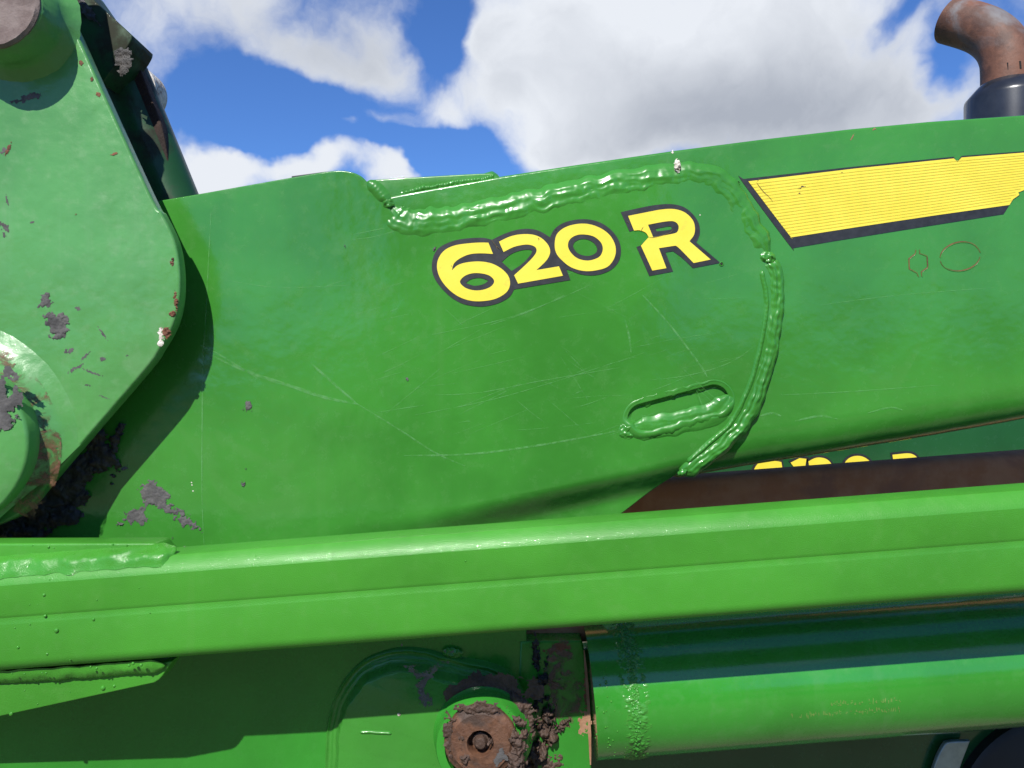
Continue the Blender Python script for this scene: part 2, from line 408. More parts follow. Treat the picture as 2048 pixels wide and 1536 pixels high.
# ---------------------------------------------------------------- LOADER ARM (boom)
arm = thing('loader_arm', 'green welded steel front loader boom with yellow 620R number decal across the middle', 'loader arm', at(1024, 700, .06))
Yb = 0.0; Yk = -.012
TOP = [(600, 425), (775, 393), (825, 383), (1000, 352), (1150, 329), (1350, 300), (1520, 278), (1700, 257), (1860, 242), (2048, 229), (2400, 212)]
BOT = [(600, 925), (1000, 930), (1250, 938), (1330, 950), (1372, 957), (1500, 934), (1700, 902), (1900, 869), (2048, 843), (2400, 775)]
bm = bmesh.new(); rows = []
xs = [760+i*12 for i in range(130)]
for x in xs:
    zt = at(x, interp(TOP, x), Yb).z; zb = at(x, interp(BOT, x), Yb).z; X = at(x, 0, Yb).x
    dpt = .13; r1 = .004; r2 = .050; sec = []
    sec.append((dpt, zt)); sec.append((dpt*.5, zt))
    for k in range(6): a = k/5*math.pi/2; sec.append((r1-r1*math.sin(a), zt-r1+r1*math.cos(a)))
    for k in range(1, 8): sec.append((0, zt-r1+(zb+r2*1.15-(zt-r1))*k/8))
    for k in range(15): a = k/14*math.pi/2; sec.append((r2*.9*(1-math.cos(a)), zb-.004+r2*1.15-r2*1.15*math.sin(a)))
    sec.append((dpt, zb-.004))
    rows.append([bm.verts.new((X, y, z)) for y, z in sec])
for a, b in zip(rows, rows[1:]):
    for k in range(len(a)): bm.faces.new((a[k], a[(k+1) % len(a)], b[(k+1) % len(a)], b[k]))
bm.faces.new(rows[0]); bm.faces.new(rows[-1])
boom = frombm('boom_tube', bm, M_paint, arm, True, 40)

# knee plate, with joggle where it follows the underside of the boom
def slotloop(r, n=18, c0=(1286, 838), c1=(1428, 800)):
    ang = math.atan2(c1[1]-c0[1], c1[0]-c0[0]); out = []
    for i in range(n+1): a = ang+math.pi/2+math.pi*i/n; out.append((c0[0]+r*math.cos(a), c0[1]+r*math.sin(a)))
    for i in range(n+1): a = ang-math.pi/2+math.pi*i/n; out.append((c1[0]+r*math.cos(a), c1[1]+r*math.sin(a)))
    return out
KO = smoothpath([(-300, 500, 1), (312, 402, 1), (395, 388, 1), (580, 355), (660, 342), (695, 342), (722, 352), (745, 375), (772, 400), (785, 425), (815, 447), (860, 450),
     (960, 430), (1100, 397), (1250, 364), (1400, 345), (1450, 365), (1500, 440), (1535, 515), (1550, 560), (1545, 650), (1522, 745), (1495, 825), (1430, 893), (1362, 948), (1330, 972, 1), (1258, 1028, 1),
     (1120, 1135, 1), (-300, 1260, 1)], True, 5)
bm = plate_mesh([KO, slotloop(30)], Yk, .011, .0018)
def kbend(px, py):
    """extra depth of the knee plate at a pixel"""
    # distance below the bend line (px)
    s = (py-interp([(560, 1062), (860, 1032), (1370, 918)], px))
    dep = .027*sstep((px-560)/560)
    return dep*sstep((s+6)/74)
A = at(560, 1062, Yk); B = at(1370, 918, Yk); dirv = (B-A).normalized(); nn = Vector((-dirv.z, 0, dirv.x))
for i in range(-2, 14):
    co = at(860, 1032+i*6, Yk)
    bmesh.ops.bisect_plane(bm, geom=bm.verts[:]+bm.edges[:]+bm.faces[:], plane_co=co, plane_no=nn)
for i in range(18):
    bmesh.ops.bisect_plane(bm, geom=bm.verts[:]+bm.edges[:]+bm.faces[:], plane_co=at(600+i*40, 0, Yk), plane_no=(1, 0, 0))
bmesh.ops.triangulate(bm, faces=[f for f in bm.faces if len(f.verts) > 4])
for v in bm.verts:
    px = v.co.x/(K*(1+Yk))+1024; py = 768-(v.co.z-ZC)/(K*(1+Yk)); v.co.y += kbend(px, py)
knee = frombm('knee_plate', bm, M_paint, arm, True, 28)
# top flange plate behind, running under the boom's upper edge
plate('top_flange', [smoothpath([(700, 372, 1), (745, 359, 1), (860, 352), (975, 346), (990, 349), (1003, 357, 1), (1003, 380, 1), (700, 420, 1)])], .004, .09, M_weld, arm, .002)
plate('rubber_strip', [[(583, 352), (650, 343), (690, 341), (690, 360), (583, 372)]], .02, .03, M_blk, arm, .001)
bead('weld_bead', [(735, 362), (760, 385), (776, 404)], Yk, .020, .004, M_weld, arm, seed=41)
bead('weld_bead', [(1000, 356), (900, 371), (830, 384), (790, 394)], lambda x, y: .012, .020, .010, M_weld, arm, seed=4, rip_len=.007, ripple=.22)
# seam bead along the top of the knee plate (big bright bead)
bead('weld_bead', [(776, 408), (786, 432), (815, 449), (870, 450), (960, 434), (1060, 412), (1160, 389), (1260, 368), (1350, 357), (1410, 358), (1452, 382), (1480, 425), (1505, 470), (1532, 515)],
     -.006, lambda t: .046-.006*t, lambda t: .0082-.0012*t, M_weld, arm, seed=11, flat=True, ripple=.04, rip_len=.011, rough=.30)
bead('weld_bead', [(1533, 512), (1549, 560), (1546, 640), (1533, 715), (1512, 785), (1488, 838), (1440, 890), (1395, 924), (1362, 947)],
     -.005, .0265, .0092, M_weld, arm, flat=True, seed=23, toe=.8, ripple=.10, rip_len=.013, rough=.26)
# thin toe beside the descending bead
bead('weld_toe', [(1522, 540), (1532, 600), (1528, 650), (1514, 720), (1497, 775), (1462, 845), (1418, 885), (1375, 925)], Yk+.001, .010, .004, M_weld, arm, seed=29, rough=.5)
mud('weld_end', 1535, 515, 36, 26, -10, Yk+.001, .006, M_weld, arm, 3, amp=.25)
mud('weld_end', 1364, 945, 22, 16, 20, Yk, .006, M_weld, arm, 5, amp=.25)
mud('weld_end', 776, 407, 26, 22, 0, Yk+.001, .007, M_weld, arm, 8, amp=.25)
# slot plug weld
bm = bmesh.new(); rows = []
NR = 12; base = slotloop(1, 40); NL = len(base)
cen0 = Vector((1286, 838)); cen1 = Vector((1428, 800)); dd = (cen1-cen0).normalized()
# densify straight runs
def slotdense(r):
    lp = slotloop(r, 40); out = []
    for i in range(len(lp)):
        a = Vector(lp[i]); b = Vector(lp[(i+1) % len(lp)]); m = max(1, int((a-b).length/3)) if i in (40, 81) else 1
        m = 40 if i in (40, 81) else 1
        for k in range(m): out.append(a.lerp(b, k/m))
    return out
for j in range(NR+1):
    t = j/NR; row = []
    for i, p in enumerate(slotdense(1)):
        q = cen0+dd*max(0, min((cen1-cen0).length, (p-cen0).dot(dd))); o_ = (p-q).normalized()
        low = sstep((o_.y+.15)*1.6)     # lower half: fatter, proud
        nz = mn.fractal(Vector((p.x*.05, p.y*.05, t*1.5)), .6, 2, 4)
        rr = (43+4*nz)*(1-t)+(13+3*nz-6*low+6*(1-low))*t
        ysurf = Yk+.0008-(.0055*low)*math.sin(math.pi*min(1, t*1.25))**.8*(1+.35*nz)-(.0012*(1-low))*math.sin(math.pi*min(1, t*3))
        inn = sstep((t-.30)/.70); ysurf += .0068*inn*(1+.1*nz)
        v = at(q.x+o_.x*rr, q.y+o_.y*rr, Yk); row.append(bm.verts.new((v.x, ysurf+.0012*nz*math.sin(math.pi*t), v.z)))
    rows.append(row)
for a, b in zip(rows, rows[1:]):
    n_ = len(a)
    for k in range(n_): bm.faces.new((a[k], a[(k+1) % n_], b[(k+1) % n_], b[k]))
frombm('slot_weld', bm, M_weld, arm, True, 0)
bead('weld_bead', [(1262, 858), (1290, 860), (1340, 850), (1390, 840), (1430, 828), (1452, 806), (1460, 790)], Yk+.001, .034, .0042, M_weld, arm, flat=True, seed=57, ripple=.05, rip_len=.009, rough=.4)
mud('weld_end', 1256, 862, 40, 36, 10, Yk+.001, .006, M_weld, arm, 13, amp=.2)
plate('slot_fill', [slotloop(31)], Yk+.0062, .004, M_weld, arm, 0)
# thin seam line down the plate
bm = bmesh.new(); ribbon(bm, [(422, 425), (416, 540), (411, 640), (406, 720), (404, 880), (404, 1000), (408, 1090)], Yk-.0005, 2.6)
frombm('seam_line', bm, M_scr, arm, False)

# --- number decal 620R (traced outlines; crop units -> photograph pixels)
def cv(lst, ox=840, oy=400, s=3.303): return [((p[0]/s+ox), (p[1]/s+oy), *p[2:]) for p in lst]
C = 1
G6 = [(452,282,C),(482,356,C),(400,352),(330,358),(270,382),(225,418),(210,465,C),(250,430),(310,412),(390,406),(470,418),(540,455),(585,505),(594,560),(570,610),(500,652),(410,668),(330,664),(250,635),(180,580),(130,510),(112,440),(125,380),(165,330),(230,300),(320,286),(400,281)]
G6h = [(264,542),(290,505),(340,485),(400,484),(460,500),(490,535),(470,570),(420,592),(360,597),(300,580)]
G6g = [(302,548,C),(340,522),(400,515),(452,532,C),(420,555),(360,566)]
G2 = [(522,275,C),(590,243),(660,227),(740,228),(800,250),(845,295),(860,340),(845,385),(810,425),(768,463,C),(918,438,C),(944,500,C),(648,552,C),(622,497,C),(690,435),(740,385),(768,345),(765,315),(735,298),(690,295),(620,310),(552,343,C)]
G0 = [(890,290),(905,225),(960,180),(1040,158),(1120,160),(1200,190),(1260,240),(1292,310),(1285,380),(1240,440),(1160,465),(1080,468),(1000,445),(940,400),(900,350)]
G0h = [(977,300),(992,258),(1035,232),(1090,228),(1150,242),(1195,280),(1208,325),(1190,370),(1150,392),(1100,400),(1040,385),(995,345)]
G0g = [(1012,305),(1025,275),(1065,258),(1110,262),(1150,285),(1170,320),(1160,350),(1120,368),(1075,365),(1035,345)]
GO = [(475,262,C),(560,222),(640,197),(720,190),(790,205),(858,245,C),(890,190),(950,150),(1030,130),(1110,128),(1190,148),(1260,195),(1310,260),(1328,330),(1315,400),(1270,455),(1200,488),(1130,498),(1060,490),(1000,468),(968,458,C),(994,528,C),(622,590,C),(590,640),(520,680),(430,702),(350,700),(270,680),(190,630),(120,555),(85,490),(78,430),(90,370),(120,320),(180,285),(250,262),(340,251),(420,250)]
GOg = [(540,408,C),(590,365),(640,340),(700,328),(740,335),(720,375),(670,425),(605,468,C)]
RB = [(1326,80,C),(1450,52),(1560,32),(1660,27),(1740,45),(1800,90),(1840,150),(1850,210),(1840,250),(1825,280,C),(1985,415,C),(1803,450,C),(1735,385),(1672,338,C),(1622,346,C),(1672,472,C),(1515,502,C),(1430,310,C),(1458,300,C),(1490,268),(1512,245,C),(1490,215),(1450,198),(1412,200,C),(1384,208,C)]
RY = [(1375,105,C),(1500,80),(1600,62),(1680,60),(1750,82),(1800,130),(1816,180),(1810,230),(1780,272,C),(1920,393,C),(1808,416,C),(1705,312),(1675,303,C),(1578,318,C),(1628,450,C),(1535,466,C),(1460,302,C),(1490,268),(1512,245,C),(1490,215),(1450,200),(1414,202,C)]
RYh = [(1506,163,C),(1620,142),(1680,142),(1708,170),(1700,210),(1660,225),(1540,245,C)]
RG = [(1555,190,C),(1640,174),(1660,178),(1655,195),(1565,207,C)]
sp = lambda g, st=5: smoothpath(cv(g), True, st)
d1 = decal('number_outline', [sp(GO), sp(GOg), sp(G6g), sp(G0g)], Yk-.0006, M_black, arm)
d2 = decal('letter_outline', [sp(RB), sp(RG)], Yk-.0006, M_black, arm)
decal('digit', [sp(G6), sp(G6h)], Yk-.0010, M_yel, d1)
decal('digit', [sp(G2)], Yk-.0010, M_yel, d1)
decal('digit', [sp(G0), sp(G0h)], Yk-.0010, M_yel, d1)
decal('letter', [sp(RY), sp(RYh)], Yk-.0010, M_yel, d2)
bm = bmesh.new()
for q_ in ([(1512,245),(1540,247),(1580,238),(1620,226),(1655,214),(1668,200),(1672,188)], [(1475,178),(1466,192),(1462,205)], [(778,250),(786,256),(783,266)], [(470,262),(500,300),(512,330)], [(500,300),(528,322)], [(205,430),(212,442)], [(1365,140),(1380,150)]):
    ribbon(bm, [p[:2] for p in cv(q_)], Yk-.0015, .9)
frombm('decal_cracks', bm, M_smearg0, arm, False)['kind'] = 'stuff'
# --- yellow stripe decal
cs = lambda lst: [(p[0]/2.56+1400, p[1]/2.56, *p[2:]) for p in lst]
SB = cs([(213,925),(222,916),(260,912),(750,857,C),(1300,802,C),(1308,818,C),(1318,826,C),(1340,798,C),(1659,774,C),(2300,738,C),(2300,820,C),(1700,950,C),(1659,975,C),(1632,986,C),(1637,1000,C),(1605,1022,C),(1585,1050,C),(1555,1096,C),(1200,1152,C),(700,1232,C),(500,1266),(478,1268),(458,1255)])
SY = cs([(248,928,C),(800,862,C),(1300,811,C),(1308,818,C),(1318,830,C),(1340,806,C),(1659,781,C),(2300,746,C),(2300,818,C),(1700,948,C),(1659,973,C),(1630,985,C),(1635,998,C),(1603,1020,C),(1585,1049,C),(1200,1103,C),(800,1163,C),(480,1213),(468,1213),(455,1200)])
d3 = decal('stripe_outline', [smoothpath(SB, True, 3)], Yb-.0006, M_black, arm)
decal('yellow_stripe', [smoothpath(SY, True, 3)], Yb-.0010, M_yel, d3)
bm = bmesh.new()
ribbon(bm, [(1513,364),(1517,370),(1528,384),(1537,392),(1546,403)], Yb-.0018, .9)
ribbon(bm, [(1515,362),(1518,357)], Yb-.0018, .8)
frombm('decal_cracks', bm, M_smearg0, d3, False)['kind'] = 'stuff'
bm = bmesh.new()
for k in range(1, 19):
    t = k/19; prev = None
    for i in range(60):
        x = 1497+t*84+(2290-1497-t*84)*i/59
        yt = interp([(1497, 362.5), (1712, 336.7), (1908, 316.8), (2048, 305), (2300, 291)], x); yb = interp([(1497, 486), (1580, 474), (1712, 454), (1868, 431), (2048, 402), (2300, 365)], x)
        y = yt+(yb-yt)*t
        lim = interp([(2000, 500), (2019, 410), (2048, 380), (2090, 350), (2300, 320)], x)
        if x > 2012 and y > lim-3: prev = None; continue
        q = [bm.verts.new(at(x, y+d, Yb-.00135)) for d in (-.6, .6)]
        if prev: bm.faces.new((prev[0], prev[1], q[1], q[0]))
        prev = q
frombm('stripe_lines', bm, M_line, d3, False)
# --- knock-out shapes cut in the boom wall
def groove(pathpx, nm, wpx=2.7):
    bm = bmesh.new(); pl = [(x/2.56+1400, y/2.56) for x, y in pathpx]
    ribbon(bm, [(x, y, 1) for x, y in pl], Yb-.0004, wpx*1.0); frombm(nm, bm, M_rust, arm, False)
    pts = [at(x+1.3, y+1.2, Yb) for x, y in pl]; tube('groove_rim', resample(pts, .004), .0006, M_weld, bpy.data.objects[nm] if False else arm, 6, 0, False)
groove([(1105,1278),(1103,1298),(1070,1325),(1072,1376),(1112,1398),(1118,1416)], 'hexagon_cut')
groove([(1124,1278),(1124,1296),(1163,1312),(1167,1368),(1133,1392),(1136,1416)], 'hexagon_cut')
groove([(1332+103*math.cos(R(a))*1, 1313+74*math.sin(R(a)) - 10*math.cos(R(a))*1) for a in range(8, 176, 6)], 'circle_cut')
groove([(1332+103*math.cos(R(a))*1, 1313+74*math.sin(R(a)) - 10*math.cos(R(a))*1) for a in range(184, 358, 6)], 'circle_cut')
for x, y, yy in ((1476, 366, Yb), (1443, 528, Yk), (1112, 460, Yk)):
    c = at(x, y, yy)
    if x != 1112: lathe('rivet_hole', c, [(.0034, 0), (.0030, .0008), (.0022, .0010), (.0016, .0002), (.0001, -.0001)], M_weld, arm, 20, cap=False)
    lathe('hole_centre', c, [(.0015, .0002), (.0014, .0006), (.0002, .0008)], M_deep, arm, 14)
# dropping, mud flecks, chips on the arm
mud('bird_dropping', 1353, 333, 20, 30, 12, Yk+.004, .010, M_drop, arm, 2, amp=.9)
mud('bird_dropping', 1345, 304, 5, 12, 0, Yb, .0006, M_drop, arm, 6, amp=.6)
mud('mud_patch', 308, 990, 62, 44, -35, Yk, .0022, M_mud, arm, 3, amp=.9)
mud('mud_patch', 275, 1030, 50, 38, 25, Yk, .0018, M_mud, arm, 31, amp=.9)
mud('mud_patch', 342, 1018, 74, 18, -24, Yk, .0018, M_mud, arm, 4, amp=1.0)
mud('mud_patch', 375, 1045, 56, 22, -28, Yk, .0016, M_mud, arm, 14, amp=1.0)
mud('mud_patch', 240, 1048, 16, 8, 0, Yk, .003, M_mud, arm, 15, amp=1.0)
for i, (x, y, a_, b_) in enumerate([(497, 812, 18, 22), (487, 968, 9, 10), (815, 758, 6, 9), (492, 938, 5, 4), (250, 936, 12, 14), (345, 1075, 6, 4), (690, 492, 7, 4), (868, 498, 5, 12)]):
    mud('mud_fleck', x, y, a_, b_, 20*i, Yk, .0022, M_mud, arm, 50+i, amp=1.0, step=.0007)
for i, (x, y) in enumerate([(383, 965), (384, 970), (386, 982), (1110, 472), (1400, 430)]):
    mud('paint_spot', x, y, 3.5, 3.5, 0, Yk, .0005, M_drop, arm, 70+i, amp=.2, step=.0004)
for i, (x, y, a_, b_, m_) in enumerate([(1748, 258, 12, 5, M_dustrust), (1704, 275, 4, 16, M_dustrust), (1600, 386, 7, 4, M_mudb), (1603, 375, 16, 5, M_mudb), (1684, 345, 6, 3, M_mudb)]):
    mud('paint_chip', x, y, a_, b_, 20 if b_ < 10 else -30, Yb-(.001 if y > 300 else 0), .0005, m_, arm, 80+i, amp=.9, step=.0006)
# greasy black mud on the arm behind the bracket corner
for i, (x, y, a_, b_, r_) in enumerate([(205, 905, 60, 130, 20), (150, 960, 110, 90, 40), (80, 1010, 150, 90, 30), (30, 1060, 160, 60, 0), (235, 880, 22, 80, -15), (120, 1030, 120, 60, 10)]):
    mud('grease_lump', x, y, a_, b_, r_, Yk, .010, M_mudd, arm, 90+i, amp=.8, step=.002)
# dried scratches
bm = bmesh.new()
sc = [([(425, 712), (500, 745), (590, 775), (650, 795), (715, 808)], 7), ([(620, 725), (665, 765), (712, 806)], 5), ([(715, 808), (800, 860), (870, 905), (930, 932)], 3),
      ([(808, 911), (940, 908), (1080, 890), (1240, 861)], 4), ([(400, 690), (440, 710), (520, 760)], 3), ([(1285, 590), (1340, 650), (1400, 730), (1415, 755)], 3.5),
      ([(1250, 640), (1258, 670), (1262, 705)], 4), ([(870, 790), (960, 785), (1080, 762), (1240, 735)], 1.6), ([(830, 830), (980, 800), (1120, 760), (1290, 705)], 1.5), ([(860, 670), (1000, 640), (1100, 605), (1180, 570)], 1.6),
      ([(980, 650), (1060, 622), (1130, 590)], 2.2), ([(700, 470), (740, 462), (775, 455)], 1.4), ([(700, 480), (745, 474), (790, 462)], 1.2), ([(450, 560), (560, 575), (700, 570)], 1.0), ([(1300, 760), (1380, 750), (1460, 725), (1512, 690)], 1.4)]
rs = random.Random(5)
for i in range(70):
    x = rs.uniform(640, 1430); y = rs.uniform(560, 880); ln = rs.uniform(25, 150); an = R(rs.gauss(-17, 9))
    if rs.random() < .15: an = R(rs.uniform(20, 70))
    sc.append(([(x, y), (x+ln*.5*math.cos(an), y+ln*.5*math.sin(an)+rs.uniform(-2, 2)), (x+ln*math.cos(an), y+ln*math.sin(an))], rs.uniform(.5, 1.1)))
for p_, w_ in sc: ribbon(bm, p_, Yk-.0004, w_)
sr_ = frombm('scratches', bm, M_scr, arm, False); sr_['kind'] = 'stuff'
bm = bmesh.new()
for p_, w_ in [([(1520, 832), (1545, 826), (1562, 832)], 4), ([(1590, 842), (1640, 832), (1675, 838)], 4), ([(1735, 826), (1780, 815), (1805, 820)], 3), ([(1560, 790), (1700, 783), (1880, 770)], 1.5), ([(1640, 610), (1800, 590), (1990, 575)], 1.2)]: ribbon(bm, p_, Yb-.0004, w_)
frombm('scratches', bm, M_scr, arm, False)['kind'] = 'stuff'

# ---------------------------------------------------------------- PIVOT BRACKET (upper left)
brk = thing('pivot_bracket', 'big worn green pivot bracket plate with round bosses and chipped rusty edge', 'bracket', at(100, 600, -.03))
Yp = -.076
BO = smoothpath([(-300, -200, 1), (90, -200, 1), (128, 20, 1), (150, 60), (200, 172), (302, 395), (322, 425), (348, 480), (359, 540), (358, 600), (345, 652), (318, 700), (292, 738), (180, 868), (95, 968), (60, 1010), (20, 1040), (-100, 1085, 1), (-300, 1120, 1)], True, 6)
plate('side_plate', [BO], Yp, .020, M_brk, brk, .0035, 50)
# lower-left boss: fillet weld and protruding cap
cb = at(-95, 895, Yp); k_ = K*(1+Yp)
lathe('boss_fillet', cb, [(256*k_, -.001), (246*k_, .0015), (232*k_, .0045), (217*k_, .009), (203*k_, .0155), (191*k_, .023), (180*k_, .0285), (165*k_, .031), (140*k_, .031)], M_brk, brk, 140, jitter=.006, angle=0, cap=False)
fo = bpy.data.objects['boss_fillet']; fb = bmesh.new(); fb.from_mesh(fo.data)
for (xa, ya), (xb, yb) in (((180, 866), (95, 966)), ((95, 966), (20, 1038))):
    pa = at(xa, ya, Yp)-brk.location; pb = at(xb, yb, Yp)-brk.location; dv = pb-pa; nv = Vector((-dv.z, 0, dv.x))
    if nv.x < 0: nv = -nv
    bmesh.ops.bisect_plane(fb, geom=fb.verts[:]+fb.edges[:]+fb.faces[:], plane_co=pa, plane_no=nv, clear_outer=True)
fb.to_mesh(fo.data); fb.free()
cc = at(-112, 888, -.118)
lathe('boss_cap', cc, [(161*k_, -.03), (161*k_, -.003), (159*k_, .0), (155*k_, .002), (60*k_, .003), (.001, .003)], M_brk, brk, 140, angle=40)
# pin at top left
pf = at(-20, 0, -.13); cp = Vector((pf.x, Yp, pf.z)); pr = .0576; dp = Yp+.13
lathe('pin_collar', cp, [(pr+.018, -.001), (pr+.014, .003), (pr+.007, .009), (pr+.002, .018), (pr+.001, dp-.006), (pr-.003, dp-.004)], M_brk, brk, 90, jitter=.02, angle=0, cap=False)
lathe('pin', cp, [(pr-.001, .02), (pr-.001, dp-.003), (pr-.004, dp), (.001, dp+.001)], M_graydust, brk, 90, jitter=.012, angle=40)
# rust chips on the edge
for i, (x, y, a_, b_, r_) in enumerate([(345, 525, 10, 20, 0), (352, 600, 10, 42, 0), (346, 630, 18, 18, 0), (334, 665, 20, 24, -20), (196, 190, 11, 14, 0), (183, 158, 8, 12, 0), (162, 125, 10, 10, 20), (228, 308, 18, 6, 15), (152, 428, 6, 4, 30), (17, 298, 30, 8, 65)]):
    mud('rust_chip', x, y, a_, b_, r_, Yp-.0002 if i > 3 else Yp+.001, .0009 if i > 3 else .003, M_rust, brk, 100+i, amp=.7, step=.0006)
mud('paint_spot', 321, 687, 14, 14, 0, Yp, .002, M_drop, brk, 120, amp=.25, step=.0006)
mud('paint_spot', 322, 668, 12, 26, 10, Yp, .0006, M_drop, brk, 121, amp=1.1, step=.0006)
for i, (x, y, a_, b_, r_, h_) in enumerate([(90, 603, 24, 40, -30, .003), (115, 652, 44, 56, 55, .005), (155, 617, 14, 9, 0, .001), (172, 712, 26, 8, 40, .0008), (150, 738, 40, 8, 30, .0008), (185, 745, 50, 6, -20, .0006), (205, 718, 12, 8, 0, .0008), (175, 770, 14, 5, -10, .0006), (95, 752, 20, 14, -30, .002), (210, 795, 24, 4, -20, .0008),
       (8, 452, 14, 30, 30, .0012), (10, 300, 22, 12, 50, .001), (14, 400, 6, 26, 10, .001), (55, 196, 60, 14, 15, .0015), (8, 470, 8, 14, 0, .001), (205, 667, 40, 5, -55, .0005), (255, 712, 10, 5, 0, .0006), (140, 700, 24, 12, 20, .0006), (65, 445, 12, 5, 10, .0006)]):
    mud('mud_patch', x, y, a_, b_, r_, Yp-0, h_*.45, M_mud, brk, 130+i, amp=1.0, step=.0008)
mud('mud_patch', 14, 800, 60, 90, 10, -.1212, .0012, M_mud, brk, 160, amp=1.2)
def ring_rust(px0, cx, cy, r0, r1, a0, a1, nm, mat, par, Yf, seed, dens=.0):
    bm = bmesh.new(); rows = []; na = 220; nr = 30
    for i in range(na+1):
        a = R(a0+(a1-a0)*i/na); row = []
        for j in range(nr+1):
            r = r0+(r1-r0)*j/nr; m = (1-abs(2*i/na-1)**3)*(1-(j/nr)**2)+.9*mn.fractal(Vector((math.cos(a)*4, math.sin(a)*4, j*.05+seed)), .5, 2, 5)-.15+dens
            v = at(cx+r*math.cos(a), cy+r*math.sin(a), px0); row.append(bm.verts.new((v.x, Yf(r)-.0009-.0006*mn.noise(v*300), v.z)) if m > 0 else None)
        rows.append(row)
    for a, b in zip(rows, rows[1:]):
        for j in range(nr):
            q = (a[j], a[j+1], b[j+1], b[j])
            if all(q): bm.faces.new(q)
    return frombm(nm, bm, mat, par, True, 0)
def filletY(r):
    return Yp-interp([(165, .031), (180, .0285), (191, .023), (203, .0155), (217, .009), (232, .0045), (246, .0015), (256, 0)], r)
ring_rust(Yp, -95, 895, 160, 225, -62, 40, 'rust_band', M_rustsoft, brk, filletY, 3, .45)

# ---------------------------------------------------------------- REAR CRANK LINK behind the bracket
lk = thing('rear_link', 'dark rusty green link arm rising behind the pivot bracket, in shade against the sky', 'link arm', at(250, 250, .12))
tube('link_tube', [at(228, 122, .10), at(240, 150, .10), at(275, 235, .10), at(345, 408, .10), at(400, 540, .10)], [.034, .040, .040, .040, .040], M_dirtyshade, lk, 40, 40)
plate('link_plate', [smoothpath([(110, -60, 1), (160, -40, 1), (188, 0, 1), (255, 62), (264, 74), (256, 92), (250, 100, 1), (228, 135, 1), (205, 165, 1), (120, 120, 1)], True, 5)], .02, .06, M_dirtyshade, lk, .002, 40)
plate('inner_plate', [smoothpath([(120, -60, 1), (200, 60, 1), (262, 105), (300, 190), (330, 280), (340, 420), (300, 520, 1), (180, 400, 1), (100, 60, 1)], True, 5)], .07, .02, M_shaderust, lk, .002, 40)
lathe('end_cap', at(258, 176, .15), [(.041, -.04), (.041, .0), (.037, .004), (.001, .007)], M_drop, lk, 60)
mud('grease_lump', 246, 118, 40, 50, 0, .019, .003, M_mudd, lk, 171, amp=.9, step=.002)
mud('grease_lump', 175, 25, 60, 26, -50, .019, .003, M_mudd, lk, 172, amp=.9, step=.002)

# ---------------------------------------------------------------- LINKAGE BAR in front
bar = thing('linkage_bar', 'bright green rectangular steel bar running the full width in front of the boom', 'steel bar', at(1024, 1150, -.12))
SL = .076
def zbar(X): return ZC-.169+SL*X
def barpt(X, y, dz): return Vector((X, y, zbar(X)+dz))
prof = [(-.09, -.004), (-.0925, 0), (-.1345, 0), (-.1365, -.0006), (-.1385, -.0021), (-.1440, -.0080), (-.1470, -.0120), (-.1490, -.0155), (-.150, -.0185)]
prof += [(-.150, -.052), (-.1494, -.0545), (-.1488, -.056), (-.1490, -.060), (-.1497, -.0625), (-.150, -.064), (-.150, -.104)]
for k in range(1, 9): a = k/8*math.pi/2; prof.append((-.150+.0155*(1-math.cos(a)), -.104-.0155*math.sin(a)))
prof += [(-.0925, -.1195), (-.09, -.1155)]
bm = bmesh.new(); rows = []
for i in range(61):
    X = -1.0+2.0*i/60
    rows.append([bm.verts.new(barpt(X, y, dz)) for y, dz in prof])
for a, b in zip(rows, rows[1:]):
    for k in range(len(a)): bm.faces.new((a[k], a[(k+1) % len(a)], b[(k+1) % len(a)], b[k]))
bm.faces.new(rows[0]); bm.faces.new(rows[-1])
frombm('bar_body', bm, M_bar, bar, True, 17)
# upper gusset: block on top of the bar at the left end
Yg = -.128
def solid(name, outl, Yf, Yb_, mat, parent, bevel=.002): return plate(name, [outl], Yf, Yb_-Yf, mat, parent, bevel, 40)
solid('upper_gusset', smoothpath([(-200, 1088, 1), (298, 1086, 1), (312, 1088), (322, 1100), (334, 1112), (352, 1122, 1), (352, 1150, 1), (-200, 1160, 1)], True, 4), Yg, -.0925, M_bar, bar, .003)
bead('weld_bead', [], 0, .030, .0055, M_barw, bar, seed=61, rip_len=.012, rough=1.0, ripple=.08, nrm=Vector((0, -.75, .66)), pts3=[Vector((X, -.137, zbar(X)+.0015)) for X in [-.62+.01*i for i in range(22)]]+[Vector((-.40+.006*i, -.134, zbar(-.4)+.0015)) for i in range(2)])
mud('weld_end', 318, 1100, 26, 26, 0, -.130, .006, M_barw, bar, 62, amp=.3)
# lower gusset
solid('lower_gusset', smoothpath([(-200, 1350, 1), (300, 1330, 1), (345, 1322, 1), (325, 1352, 1), (318, 1360, 1), (308, 1366, 1), (0, 1433, 1), (-200, 1476, 1)], True, 3), -.128, -.100, M_bar, bar, .0015)
bead('weld_bead', [(-100, 1360), (60, 1352), (160, 1346), (260, 1338), (330, 1332)], -.131, .026, .0055, M_barw, bar, seed=63, rip_len=.008, rough=.5, nrm=Vector((0, -.8, -.6)))
mud('mud_fleck', 372, 1096, 24, 7, 4, -.0915, .003, M_drop, bar, 64, amp=1.2, step=.0006)
